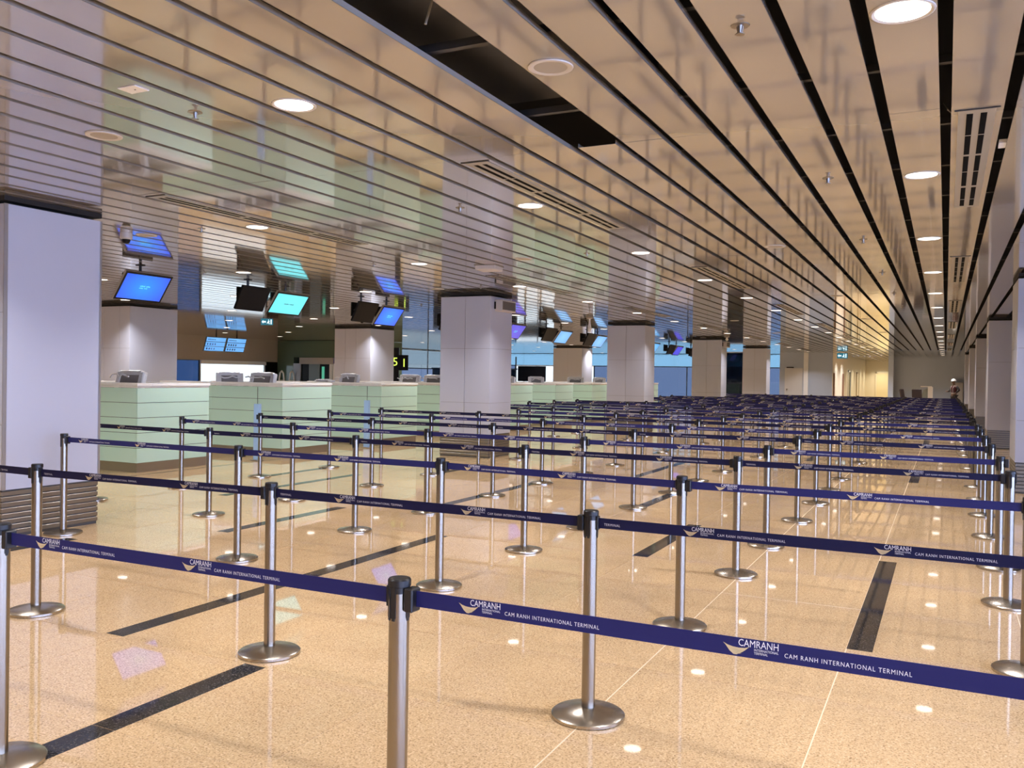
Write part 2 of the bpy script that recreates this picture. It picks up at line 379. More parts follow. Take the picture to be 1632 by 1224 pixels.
# ================================================================= PILLARS
def slat_base(parent, x0, y0, x1, y1, top=.44, n=8):
    h = (top-.02)/n
    for i in range(n):
        z = .02+i*h
        link('base_slat', MB().box(x0, y0, z+.008, x1, y1, z+h-.004).mesh('base_slat', BASESL, bevel=.003), parent)
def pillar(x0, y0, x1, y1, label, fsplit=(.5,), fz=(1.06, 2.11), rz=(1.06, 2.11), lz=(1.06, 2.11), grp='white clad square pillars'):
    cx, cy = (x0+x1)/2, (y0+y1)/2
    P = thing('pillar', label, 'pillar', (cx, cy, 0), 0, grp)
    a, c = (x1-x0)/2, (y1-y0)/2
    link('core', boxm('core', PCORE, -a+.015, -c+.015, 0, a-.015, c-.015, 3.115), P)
    link('gap_shade_block', boxm('gap_shade_block', PLENUM, -a+.0, -c+.0, 3.15, a-.0, c-.0, CZ-.003), P)  # dark block stands in for the shaded ceiling gap above the pillar
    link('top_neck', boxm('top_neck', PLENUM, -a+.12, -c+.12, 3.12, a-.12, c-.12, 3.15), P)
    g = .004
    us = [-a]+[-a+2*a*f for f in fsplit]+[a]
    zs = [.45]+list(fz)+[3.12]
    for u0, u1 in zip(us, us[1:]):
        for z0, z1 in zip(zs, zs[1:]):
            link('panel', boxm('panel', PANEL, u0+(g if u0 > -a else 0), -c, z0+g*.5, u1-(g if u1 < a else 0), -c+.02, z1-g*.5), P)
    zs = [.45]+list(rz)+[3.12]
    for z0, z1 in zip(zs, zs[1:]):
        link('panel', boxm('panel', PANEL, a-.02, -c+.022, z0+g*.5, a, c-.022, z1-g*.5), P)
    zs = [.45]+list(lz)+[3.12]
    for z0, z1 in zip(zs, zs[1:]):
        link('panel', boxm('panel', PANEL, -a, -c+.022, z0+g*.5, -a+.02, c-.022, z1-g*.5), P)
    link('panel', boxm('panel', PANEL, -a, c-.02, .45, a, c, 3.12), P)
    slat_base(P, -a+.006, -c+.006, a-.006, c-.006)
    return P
PX0, PX1 = -8.95, -7.85
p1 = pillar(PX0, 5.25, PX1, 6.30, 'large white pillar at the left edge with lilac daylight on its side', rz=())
link('edge_strip', boxm('edge_strip', SILVER, .55, -.53, .45, .556, -.49, 3.12), p1)
link('edge_strip', boxm('edge_strip', SILVER, .55, .508, .45, .556, .528, 3.12), p1)
p2 = pillar(PX0, 14.97, PX1, 15.90, 'white pillar with speaker grille, in front of the counters, second along the row')
pillar(PX0-.05, 24.65, PX1, 25.6, 'white pillar beyond the speaker pillar, third along the counter row')
p4 = pillar(PX0-.05, 34.35, PX1, 35.3, 'white pillar fourth along the counter row, small box near its top')
pillar(PX0-.05, 44.0, PX1, 45.0, 'farthest white pillar of the counter row, before the glazed wall')
pillar(-18.95, 14.85, -17.5, 16.3, 'white pillar behind the first counter and blue monitor', fsplit=(.38, .76), fz=(2.11,), rz=())
pillar(-18.95, 24.6, -17.45, 26.0, 'white pillar behind the third counter, black sign tower to its right', fsplit=(.3, .6), fz=(2.11,), rz=())
pillar(-18.95, 43.5, -17.3, 45.0, 'bluish pillar behind counters with a black screen to its left', fsplit=(.5,), fz=(), rz=())
pillar(.92, 14.7, 2.4, 15.9, 'nearest white pillar at the right edge of the photo', fsplit=(.7,), grp='white clad pillars along the right')
for y, l in ((24.4, 'second white pillar from the right edge, behind the end posts'), (34.0, 'third white pillar from the right edge'), (43.6, 'fourth white pillar from the right edge'),
             (53.2, 'farthest pillar on the right, close to the person in a helmet')):
    pillar(.92, y, 2.15, y+1.2, l, fsplit=(), fz=(2.11,), lz=(2.11,), grp='white clad pillars along the right')
def wall_speaker(x, y, w, h, z, label):
    t = thing('wall_speaker', label, 'speaker', (x, y, z))
    link('case', MB().box(0, 0, 0, .16, w, h).mesh('case', RING, bevel=.01), t)
    link('grille', boxm('grille', mat('speaker_mesh', (.12, .115, .11), .6), .157, .035, .03, .166, w-.035, h-.03), t)
    link('bracket', boxm('bracket', CASE, .0, -.012, .04, .03, .0, h-.04), t)
wall_speaker(-7.847, 15.13, .62, .22, 2.84, 'grey box speaker on the second pillar near the ceiling')
wall_speaker(-7.847, 34.5, .62, .22, 2.84, 'small box speaker on the fourth pillar of the counter row')

# ================================================================= CEILING FITTINGS
ring_me = MB().lathe([(.112, 0), (.125, -.006), (.132, -.004), (.134, 0)], 28).mesh('trim_ring', RING, True)
diff_me = MB().lathe([(0, -.002), (.112, -.002)], 28).mesh('diffuser', DIFF)
lamp_d = bpy.data.lights.new('downlight_lamp', 'AREA'); lamp_d.shape = 'DISK'; lamp_d.size = .2; lamp_d.energy = LAMP_W
lamp_d.color = LAMP_COL; lamp_d.spread = math.radians(120)
LX = [(-.1975, 'over the right aisle'), (-3.5475, 'one row left of the right aisle'), (-6.8975, 'in the row near the pillars'),
      (-10.2475, 'in the row over the counter fronts'), (-13.5975, 'in the first row behind the counters'), (-16.9475, 'in the second row behind the counters'),
      (-20.2975, 'in the third row behind the counters'), (-23.6475, 'in the fourth row behind the counters'), (-26.9975, 'in the row nearest the left wall')]
for x, l in LX:
    n = 0
    for k in range(-2 if x > -8 else 0, 18):
        y = .82+3.36*k
        if x < -25 and y > 34: continue
        if -9.2 < x < -7.6: continue
        if k >= 0: n += 1
        t = thing('downlight', ('round ceiling downlight %s, %s from the camera' % (l, ORD[n])) if k >= 0 else 'round ceiling downlight behind the camera', 'ceiling light',
                  (x, y, CZ), 0, 'round ceiling downlights' if k >= 0 else 'downlights behind the camera')
        link('trim_ring', ring_me, t); link('diffuser', diff_me, t)
        lo = bpy.data.objects.new('lamp', lamp_d); COL.objects.link(lo); lo.location = (0, 0, -.012); lo.parent = t
warm_d = lamp_d.copy(); warm_d.color = (1.0, .86, .60); warm_d.energy = 45
for i in range(5):  # warm corridor row; the deepest lamp was added to brighten the end wall
    t = thing('downlight', 'downlight in the lit corridor, %s from its mouth' % ORD[i+1], 'ceiling light', (-4.55, 62+3.2*i, CZ), 0, 'corridor downlights')
    link('trim_ring', ring_me, t); link('diffuser', diff_me, t)
    lo = bpy.data.objects.new('lamp', warm_d); COL.objects.link(lo); lo.location = (0, 0, -.012); lo.parent = t
for i, (x, y) in enumerate([(-4.9, 55), (-4.9, 58), (-4.2, 56.5)]):
    t = thing('downlight', 'downlight outside the corridor mouth, %s of three' % ORD[i+1], 'ceiling light', (x+.02, y, CZ), 0, 'corridor downlights')
    link('trim_ring', ring_me, t); link('diffuser', diff_me, t)
    lo = bpy.data.objects.new('lamp', lamp_d); COL.objects.link(lo); lo.location = (0, 0, -.012); lo.parent = t

def vent(x, y, n, l):
    t = thing('slot_vent', 'long ceiling slot vent %s, %s from the camera' % (l, ORD[n]), 'vent', (x, y, CZ), 0, 'ceiling slot vents')
    link('frame', boxm('frame', VENTM, -.1, 0, -.004, .1, 3.2, -.0005), t)
    link('end_lip', boxm('end_lip', CARRIER, -.12, -.012, -.006, .12, 0, -.0005), t)
    for sx in (-.055, .02):
        for y0 in (.08, 1.18, 2.3):
            link('slot', boxm('slot', DARK, sx, y0, -.0055, sx+.035, y0+1.04 if y0 < 2 else 3.12, -.0038), t)
            link('cross_bar', boxm('cross_bar', VENTM, sx, y0+.5, -.0065, sx+.035, y0+.515, -.0045), t)
for x, l in ((.1375, 'right of the aisle lights'), (-3.2125, 'over the third post column'), (-6.5625, 'near the left pillar')):
    for n in range(7): vent(x, 5.84+6.72*n, n+1, l)
spk_ring = MB().lathe([(.088, -.004), (.10, -.008), (.118, -.006), (.12, 0)], 28).mesh('rim', RING, True)
spk_g = MB().lathe([(0, -.004), (.09, -.004)], 28).mesh('grille', GRILLE)
for x, l in ((-1.8725, 'over the near stanchions'), (-5.2225, 'at the upper left'), (-8.5725, 'over the counter side')):
    for n in range(5):
        y = 4.2+6.72*n
        if x < -8: y += 3.3
        t = thing('ceiling_speaker', 'round flush ceiling speaker %s, %s from the camera' % (l, ORD[n+1]), 'speaker', (x, y, CZ), 0, 'round ceiling speakers')
        link('rim', spk_ring, t); link('grille', spk_g, t)
sp_r = MB().lathe([(.012, -.001), (.042, -.004), (.045, 0)], 16).mesh('escutcheon', CHROME, True)
sp_b = MB().lathe([(0, -.0), (.012, 0), (.008, -.02), (.006, -.035), (.022, -.04), (.022, -.043), (0, -.043)], 12).mesh('sprinkler_head', CHROME, True)
sp_y = MB().tube((-.014, 0, -.005), (-.008, 0, -.04), .0025, 6).tube((.014, 0, -.005), (.008, 0, -.04), .0025, 6).mesh('yoke', CHROME)
for x, l in ((-.8675, 'left of the aisle lights'), (-4.2175, 'over the middle queue'), (-7.5675, 'near the pillar row'), (-10.9175, 'over the counters')):
    for n in range(6):
        t = thing('sprinkler', 'small chrome fire sprinkler %s, %s from the camera' % (l, ORD[n+1]), 'sprinkler', (x, 4.05+3.33*n, CZ), 0, 'ceiling sprinklers')
        link('escutcheon', sp_r, t); link('sprinkler_head', sp_b, t); link('yoke', sp_y, t)
t = thing('access_plate', 'small cream rectangular plate on a ceiling slat, upper left', 'plate', (-4.2, 3.57, CZ))
link('plate', boxm('plate', TOPW, -.07, -.05, -.006, .07, .05, -.0005), t); link('screw', boxm('screw', CARRIER, .01, -.004, -.008, .018, .004, -.006), t)
for x, y, l in ((-8.68, 7.3, 'white dome camera on the ceiling above the first blue monitor'), (-15.5, 21.4, 'white dome camera above the pillar behind the counters'),
                (-14.2, 16.0, 'white dome camera below the ceiling left of the cyan monitor')):
    t = thing('dome_camera', l, 'camera', (x, y, CZ))
    link('housing', MB().lathe([(0, -.0005), (.07, -.0005), (.07, -.06), (.055, -.075), (0, -.075)], 18).mesh('housing', RING, True), t)
    link('dome', MB().lathe([(.05, -.073), (.045, -.10), (.03, -.12), (0, -.128)], 18).mesh('dome', BEZEL, True), t)
t = thing('ceiling_box', 'white flat box on the ceiling between the counters and downlights', 'detector', (-6.05, 11.47, CZ), .1)
link('case', MB().box(-.16, -.16, -.07, .16, .16, -.001).mesh('case', RING, bevel=.012), t); link('base_plate', boxm('base_plate', VENTM, -.17, -.17, -.01, .17, .17, -.0005), t)
for (x, y, l, h) in ((-8.47, 21.8, 'plastic-wrapped device hanging before the black overhead monitors', .42), (-7.3, 32.8, 'small plastic-wrapped device at the top of the fourth pillar', .18)):
    t = thing('wrapped_device', l, 'device', (x, y, CZ))
    link('mount', MB().lathe([(0, -.0005), (.09, -.0005), (.10, -.05), (.05, -.07), (0, -.07)], 10).mesh('mount', GRILLE, True), t)
    link('wrap', MB().lathe([(.03, -.07), (.02, -.12), (.03, -.2*h/.42), (.06, -.33*h/.42), (.03, -h), (0, -h)], 8).mesh('wrap', WRAP), t)

# ================================================================= STANCHIONS AND BELTS
H = .97
pole_me = MB().lathe([(.0315, .03), (.0315, .925)], 24).mesh('pole', STEEL, True)
plate_me = MB().lathe([(0, 0), (.168, 0), (.172, .003), (.172, .016), (.164, .022), (.09, .034), (.036, .046), (.0, .046)], 40).mesh('base_plate', PLATE, True)
cap_me = MB().lathe([(.0, .925), (.0325, .925), (.0325, .944), (.036, .946), (.036, .964), (.032, .969), (0, .970)], 24).mesh('cap', BLKP, True)
hm = MB()
for a in range(4):                                     # four dark channels down the head of the post
    R_ = Matrix.Rotation(a*PI/2+PI/4*0+.0, 4, 'Z')
    hm.box(.027, -.0085, .85, .0335, .0085, .95, R_); hm.box(.027, -.005, .842, .0335, .005, .85, R_)
slot_me = hm.mesh('belt_channel', BLKP)
hm = MB()
R_ = Matrix.Rotation(math.radians(-128), 4, 'Z'); hm.box(.027, -.0085, .85, .0335, .0085, .94, R_); hm.box(.027, -.0055, .842, .0335, .0055, .85, R_)
slot2_me = hm.mesh('belt_channel', BLKP)
clip_big = MB().box(.030, -.024, .872, .062, .024, .944).mesh('belt_clip', BLKP, bevel=.004)
clip_small = MB().box(.030, -.014, .880, .040, .014, .944).mesh('belt_clip', BLKP, bevel=.002)
strap_me = {}
for nm, M_ in (('a', NAVY), ('b', NAVY2)):
    b = MB(); b.box(0, -.0011, 0, 1, .0011, .048); strap_me[nm] = b.mesh('belt', M_)
# printed logo and wording, 0.44 m long, x along the belt, z up
def bowl():
    b = MB()
    top = [(0, .032), (.012, .0265), (.025, .0235), (.040, .0225), (.055, .0235), (.066, .0275)]
    bot = [(.056, .018), (.044, .009), (.034, .0045), (.027, .0045), (.017, .012), (.007, .025)]
    b.poly([(x, 0, z) for x, z in top+bot]); return b.mesh('logo_bowl', GOLD)
bowl_me = bowl()
b = MB()
for dz in (.0045, .0085, .0125):
    b.poly([(.012+dz*.9, -.0002, .0225-dz), (.04, -.0002, .0195-dz), (.058-dz*.6, -.0002, .0215-dz), (.04, -.0002, .0203-dz)])
stripe_me = b.mesh('logo_stripes', GOLD2)
def flat_text(parts):
    bm = bmesh.new()
    for s, size, x, z, sp, wd in parts:
        me = text_mesh(s, size, PRINT, space=sp)
        k = wd/max(v.co.x for v in me.vertices)
        for v in me.vertices: v.co = Vector((v.co.x*k+x, 0, v.co.y+z))
        bm.from_mesh(me)
    me = bpy.data.meshes.new('lettering'); bm.to_mesh(me); bm.free(); me.materials.append(PRINT); return me
letter_me = flat_text([('CAMRANH', .0255, .038, .0278, 1.0, .100), ('INTERNATIONAL', .0088, .078, .0190, 1.05, .060), ('TERMINAL', .0088, .078, .0110, 1.05, .034),
                       ('CAM RANH INTERNATIONAL TERMINAL', .0160, .152, .0140, 1.2, .290)])
tail_me = flat_text([('TERMINAL', .0160, 0, .0140, 1.2, .078)])

COLX = [.44, -1.50, -3.415, -5.34, -7.30, -9.32]
ROWY = [2.29, 3.87, 5.62, 7.27, 8.66, 10.34, 11.95, 13.55, 15.15, 16.75, 18.35]
while len(ROWY) < 25: ROWY.append(ROWY[-1]+1.6)
XY = {(0,1):(-1.49,2.27),(0,2):(-3.39,2.27),(1,1):(-1.48,3.87),(1,2):(-3.41,3.87),(1,3):(-5.32,3.80),(2,1):(-1.505,5.55),(2,2):(-3.39,5.70),(2,3):(-5.36,5.67),(2,4):(-7.62,5.72),
      (3,5):(-9.29,7.37),(4,5):(-9.33,8.79)}
COLN = ['at the right end', 'second from the right', 'third from the right', 'fourth from the right', 'fifth from the right', 'at the left end']
def stanchion(row, c, x, y, lab, belt_to=None, logos=(), right_big=True, left_box=None, tail=False):
    t = thing('queue_stanchion', lab, 'stanchion', (x, y, 0), random.uniform(-.02, .02), 'steel queue stanchions with navy belts')
    link('base_plate', plate_me, t); link('pole', pole_me, t); link('cap', cap_me, t)
    link('belt_channel', slot_me, t); link('belt_channel', slot2_me, t)
    link('belt_clip', clip_big if right_big else clip_small, t)
    o = link('belt_clip', clip_small if right_big else clip_big, t, rot=(0, 0, PI))
    if belt_to:
        dx, dy = belt_to[0]-x, belt_to[1]-y
        L_ = math.hypot(dx, dy); a = math.atan2(dy, dx)-t.rotation_euler.z
        e = .058 if right_big else .036
        s = link('belt', strap_me['a' if row % 2 == 0 else 'b'], t, (e*math.cos(a), e*math.sin(a), .888), (0, 0, a), (L_-.094, 1, 1))
        for lx in logos:
            if lx+.45 > L_-.07: continue
            for me, nm in ((letter_me, 'lettering'), (bowl_me, 'logo_bowl')) + (((stripe_me, 'logo_stripes'),) if y < 9 else ()):
                g = link(nm, me, t, (math.cos(a)*lx+math.sin(a)*.0016, math.sin(a)*lx-math.cos(a)*.0016, .888), (0, 0, a))
                g.parent = s; g.matrix_parent_inverse = Matrix.Identity(4)
                g.location = ((lx-e)/(L_-.094), -.0016, 0); g.rotation_euler = (0, 0, 0); g.scale = (1/(L_-.094), 1, 1)
        if tail:
            g = link('lettering', tail_me, s, (.03/(L_-.094), -.0016, 0), (0, 0, 0), (1/(L_-.094), 1, 1))
    return t
pos = {}
for r, y in enumerate(ROWY):
    for c, x in enumerate(COLX):
        if c == 5 and (r < 3 or any(a_-.2 < y < b_+.2 for a_, b_ in ((14.97, 15.9), (24.65, 25.6), (34.35, 35.3)))): continue
        jx, jy = random.uniform(-.02, .02), random.uniform(-.03, .03)
        pos[r, c] = XY.get((r, c), (x+jx, y+jy))
pos[0, 3] = (-5.3, 2.3); pos[1, 4] = (-7.3, 3.85)
pos.pop((0, 4), None)
for (r, c), (x, y) in sorted(pos.items()):
    row_s = 'nearest belt row' if r == 0 else '%s belt row from the front' % ORD[r+1]
    if c == -1: col_s = 'outside the frame on the right'
    elif (r, c+1) not in pos: col_s = 'at the left end'
    elif c == 0 and (r, -1) not in pos: col_s = 'at the right end'
    else: col_s = '%s post from the right' % ORD[c+1]
    lab = 'brushed steel belt stanchion, %s, %s' % (row_s, col_s)
    nxt = pos.get((r, c-1))
    even = r % 2 == 0
    stanchion(r, c, x, y, lab, nxt, (.21, .99) if even else (.44, 1.23), even, tail=not even)

# ================================================================= CHECK-IN COUNTERS
CX1 = -11.2
def counter(y0, y1, xw, n):
    t = thing('check_in_counter', 'pale green panelled check-in counter with white top, %s from the left pillar' % ORD[n], 'counter', (CX1, y0, 0), 0, 'check-in counters')
    L_ = y1-y0
    link('carcass', MB().box(-xw+.02, .02, .14, -.02, .06, 1.30).box(-.06, .02, .14, -.02, L_-.02, 1.30).box(-xw+.02, L_-.06, .14, -.02, L_-.02, 1.30).box(-xw+.02, .02, .14, -.02, L_-.02, .18).mesh('carcass', PCORE), t)
    link('plinth', MB().box(-xw, 0.015, 0, -.015, L_-.015, .145).mesh('plinth', PLINTH), t)
    n5 = 5; h = (1.315-.145)/n5
    for i in range(n5):
        z = .145+i*h
        link('front_panel', boxm('front_panel', GREENP, -.02, .002, z+.004, 0, L_-.002, z+h-.004), t)
        for u0, u1 in ((-xw, -xw*.56), (-xw*.56, -.022)):
            link('side_panel', boxm('side_panel', GREENP, u0+.002, 0, z+.004, u1-.002, .02, z+h-.004), t)
            link('side_panel', boxm('side_panel', GREENP, u0+.002, L_-.02, z+.004, u1-.002, L_, z+h-.004), t)
    link('top_trim', MB().box(-xw, -.012, 1.345, .012, .28, 1.385).box(-.32, .28, 1.345, .012, L_+.012, 1.385).box(-xw, L_-.1, 1.345, -.32, L_+.012, 1.385).mesh('top_trim', TOPW, bevel=.003), t)
    link('under_trim', MB().box(-xw, .004, 1.315, -.004, .05, 1.342).box(-.05, .05, 1.315, -.004, L_, 1.342).mesh('under_trim', TOPW), t)
    link('desk_top', boxm('desk_top', TOPW, -xw+.02, .07, .96, -.07, L_-.07, 1.0), t)
    return t
CY = [6.42, 9.66, 12.98, 16.22, 19.46, 22.70, 25.93, 29.17, 32.4, 35.64]
for n, y in enumerate(CY): counter(y, y+1.48, 3.2, n+1)
def desk_item(kind, x, y, rz, label):
    t = thing('wrapped_monitor', label, 'monitor', (x, y, 1.0), rz, 'plastic-wrapped desk monitors')
    link('stand', MB().box(-.1, -.08, 0, .1, .08, .012).box(-.02, -.015, .012, .02, .015, .34).mesh('stand', CASE), t)
    w = .26 if kind == 0 else .21
    tilt = Matrix.Rotation(-.25, 4, 'X')
    b = MB(); b.box(-w, -.02, .24, w, .02, .56, Matrix.Translation((0, .04, 0)) @ tilt); link('screen_back', b.mesh('screen_back', GREY, bevel=.006), t)
    b = MB()
    for (a0, a1, z0, z1, d0, d1) in ((-w-.05, -w+.05, .25, .585, -.035, .05), (w-.05, w+.06, .25, .58, -.035, .06), (-w, w, .52, .60, -.035, .05)):
        b.box(a0, d0, z0, a1, d1, z1, Matrix.Translation((0, .04, 0)) @ tilt)
    me = b.mesh('plastic_wrap', WRAP, bevel=.015)
    o = link('plastic_wrap', me, t)
    b = MB(); random.seed(int(abs(x*100)))
    pts = [(-w+.08*i, -.05+random.uniform(-.02, .02), .50+random.uniform(-.04, .03)) for i in range(int(2*w/.08)+1)]
    for p_, q_ in zip(pts, pts[1:]): b.tube(p_, q_, .014, 5)
    link('wrap_crease', b.mesh('wrap_crease', WRAP), t)
desk_items = [(0, -12.17, 10.2, 0, 'plastic-wrapped monitor on the counter just right of the left pillar'),
              (1, -13.0, 13.5, .9, 'grey-backed wrapped monitor, left one on the second visible counter'),
              (0, -12.25, 13.45, 0, 'plastic-wrapped monitor, right one on the second visible counter'),
              (0, -12.62, 16.75, -.2, 'plastic-wrapped monitor on the third visible counter'),
              (0, -13.0, 20.0, 0, 'wrapped monitor left of the speaker pillar, the left of two'),
              (0, -12.2, 19.95, 0, 'wrapped monitor touching the speaker pillar in view, right of two'),
              (1, -12.1, 26.4, .5, 'grey wrapped monitor in front of the large black screen'),
              (1, -11.75, 23.4, .2, 'wrapped monitor on the counter right of the speaker pillar'),
              (0, -12.1, 29.7, .1, 'wrapped monitor below the bluish pillar'),
              (1, -12.4, 32.9, 0, 'dark grey wrapped monitor left of the third pillar'),
              (1, -12.2, 36.1, 0, 'small wrapped monitor on the farthest counter')]
for a in desk_items: desk_item(*a)
t = thing('wrapped_keyboard', 'crumpled white plastic bundle before the third counter monitor', 'bundle', (-12.95, 16.45, 1.385))
b = MB(); random.seed(3)
b.box(-.22, -.1, 0, .24, .1, .04)
for i in range(6): b.box(-.2+.07*i, -.08, .03, -.13+.07*i, .06, .05+.03*random.random())
link('bundle', b.mesh('bundle', WRAP, bevel=.012), t); link('inner_keyboard', boxm('inner_keyboard', GREY, -.15, -.115, .006, .17, -.1, .03), t)

def totem(x, y, n):
    t = thing('display_totem', 'slim pale blue post before the %s counter with a thin black rod' % n, 'post', (x, y, 0))
    link('column', boxm('column', mat('totem_blue', (.35, .55, .85), .25, coat=.5), -.06, -.03, .02, .06, .03, 1.02), t)
    link('foot', boxm('foot', PLINTH, -.09, -.06, 0, .09, .06, .02), t)
    link('rod', MB().tube((0, 0, 1.02), (0, 0, 1.32), .005).mesh('rod', BLKP), t)
totem(-11.05, 12.15, 'second visible'); totem(-11.1, 15.55, 'third visible')

# ================================================================= OVERHEAD MONITORS
def overhead(y, w, h, lit, label, x=-10.9, text=None, streak=False):
    t = thing('overhead_monitor', label, 'monitor', (x, y, CZ), 0, 'overhead monitors above the check-in counters')
    link('ceiling_pole', MB().tube((-.22, 0, -.0005), (-.22, 0, -.32), .022, 10).box(-.27, -.05, -.012, -.17, .05, -.0005).mesh('ceiling_pole', BLKP), t)
    link('cross_arm', MB().box(-.40, -.06, -.30, -.19, .06, -.26).mesh('cross_arm', BLKP), t)
    th = math.atan2(.30, .42) if lit else math.atan2(.2, .42)
    # front face: local u along Y, v down the panel; normal points to +X and down
    def panel(side, M_, nm):
        R_ = Matrix.Rotation(side*th, 4, 'Y')
        if side < 0:
            b = MB(); b.box(-.42, -w/2+.27, -.14-h*.62, -.38, w/2-.06, -.12); return link(nm, b.mesh(nm, M_, bevel=.004), t), None
        T = Matrix.Translation((0, 0, -.14)) @ R_
        b = MB(); b.box(-.04, -w/2, -h, 0, w/2, 0, T); return link(nm, b.mesh(nm, M_, bevel=.004), t), T
    f, T = panel(1, SILVER if lit else CASE, 'front_case')
    panel(-1, CASE, 'rear_case')
    bz = MB().box(.0, -w/2+.004, -h+.004, .006, w/2-.004, -.004, T).mesh('bezel', BEZEL)
    B = link('bezel', bz, f)
    if lit:
        loc, rot, _ = (T @ Matrix.Translation((.0065, 0, -h/2))).decompose()
        s = link('screen', boxm('screen', lit, 0, -w/2+.035, -h/2+.035, .002, w/2-.035, h/2-.035), f)
        s.location = loc; s.rotation_mode = 'QUATERNION'; s.rotation_quaternion = rot
        if text:
            b = MB()                       # the words are too small to read in the photograph: short marks of their size
            for y0, z0, n_, hh in text[0]:
                for q in range(n_):
                    if q == n_//2: continue
                    b.box(.0022, y0+q*.019, z0, .0030, y0+q*.019+.012, z0+hh*(1 if q % 3 else .75))
            me = b.mesh('screen_text', text[1])
            g = link('screen_text', me, f); g.location = loc; g.rotation_mode = 'QUATERNION'; g.rotation_quaternion = rot
    return t
TB = ([(-.08, .012, 10, .022), (-.08, -.022, 8, .018)], TXT_LT)
TC = ([(-.13, -.01, 14, .020)], TXT_DK)
overhead(9.62, .88, .50, SCR_BLUE, 'bright blue overhead monitor beside the left pillar', text=TB)
overhead(12.93, .90, .48, SCR_CYAN, 'cyan overhead monitor, second lit screen from the left', text=TC)
overhead(16.25, .84, .50, SCR_BLUE, 'blue overhead monitor left of the speaker pillar', text=TB)
overhead(22.6, .95, .50, SCR_VIOL, 'violet-blue overhead monitor right of the speaker pillar', text=TB)
overhead(26.1, 1.0, .50, SCR_SKY, 'pale blue overhead monitor above the bluish rear pillar')
overhead(29.4, 1.0, .50, SCR_SKY, 'pale overhead monitor left of the third pillar, in front of bright glare')
overhead(35.9, 1.0, .50, SCR_SKY, 'pale blue overhead monitor touching the third pillar in view')
overhead(39.6, 1.0, .50, SCR_VIOL, 'small violet overhead monitor between the third and fourth pillars')
overhead(42.9, 1.0, .50, SCR_SKY, 'farthest overhead monitor, half behind the fourth pillar')
overhead(6.4, .88, .50, SCR_BLUE, 'overhead monitor hidden mostly behind the left pillar', text=TB)
for y, w, l in ((8.3, .66, 'black overhead monitor edge peeping out behind the left pillar'), (11.78, .68, 'black overhead monitor between the blue and cyan ones'), (15.1, .70, 'black overhead monitor above the pillar behind the third counter'),
             (18.6, .75, 'black overhead monitor cut by the left side of the speaker pillar'), (24.6, .8, 'black overhead monitor left of the pale blue one'),
             (28.0, .8, 'black overhead monitor right of the pale blue one'), (37.9, .9, 'black overhead monitor before the small violet one'), (41.6, .9, 'black overhead monitor just left of the fourth pillar')):
    overhead(y, w, .44, None, l, x=-10.75)

# flight information boards on the far left
for i, y in enumerate((27.75, 28.95)):
    t = thing('flight_board', '%s of two distant pale blue information boards' % ('left' if i == 0 else 'right'), 'screen', (-27.5, y, CZ), 0, 'distant information boards')
    T = Matrix.Translation((0, 0, -.18)) @ Matrix.Rotation(.30, 4, 'Y')
    link('ceiling_pole', MB().tube((-.04, 0, -.0005), (-.04, 0, -.2), .03, 8).mesh('ceiling_pole', BLKP), t)
    c = link('case', MB().box(-.05, -.56, -.62, 0, .56, 0, T).mesh('case', DKFRAME), t)
    for k in range(3):
        z1 = -.02-k*.2
        link('screen_band', MB().box(0, -.54, z1-.175, .004, .54, z1, T).mesh('screen_band', SCR_SKY), c)
        b = MB(); random.seed(k+5*i)
        for q in range(4 if k else 5):
            if k == 0: b.box(.004, -.46+q*.09, z1-.10, .007, -.40+q*.09, z1-.07, T)
            else: b.box(.004, -.46+q*.14, z1-.13, .007, -.40+q*.14+random.uniform(-.01, .02), z1-.05, T)
        link('screen_writing', b.mesh('screen_writing', mat('board_text', (.03, .07, .2), .5)), c)

# exit signs
def exit_sign(x, y, z, w, rz, label):
    t = thing('exit_sign', label, 'sign', (x, y, z), rz, 'lit exit signs')
    h = w*.55
    link('panel', boxm('panel', EXITG, -w/2, -.012, -h/2, w/2, .012, h/2), t)
    link('hanger', MB().tube((-w*.3, 0, h/2), (-w*.3, 0, CZ-z-.001), .006, 6).tube((w*.3, 0, h/2), (w*.3, 0, CZ-z-.001), .006, 6).mesh('hanger', CARRIER), t)
    b = MB()
    y_ = -.013
    b.poly([(-w*.44, y_, 0), (-w*.3, y_, h*.28), (-w*.3, y_, h*.12), (-w*.08, y_, h*.12), (-w*.08, y_, -h*.12), (-w*.3, y_, -h*.12), (-w*.3, y_, -h*.28)])
    b.poly([(w*.30, y_, -h*.36), (w*.40, y_, -h*.36), (w*.40, y_, h*.36), (w*.30, y_, h*.36)])
    b.poly([(w*.06, y_, h*.02), (w*.14, y_, h*.18), (w*.24, y_, h*.1), (w*.18, y_, -h*.06), (w*.24, y_, -h*.34), (w*.16, y_, -h*.34), (w*.12, y_, -h*.12), (w*.02, y_, -h*.32), (w*.0, y_, -h*.24)])
    b.poly([(w*.14+.012*math.cos(a*PI/4)*w/.3, y_, h*.28+.012*math.sin(a*PI/4)*w/.3) for a in range(8)])
    link('pictogram', b.mesh('pictogram', EXITW), t)
exit_sign(-15.55, 17.4, 2.87, .30, .6, 'small lit exit sign hanging left of the cyan monitor')
exit_sign(-5.2, 52.2, 3.0, .55, 0, 'lit exit sign before the corridor mouth')

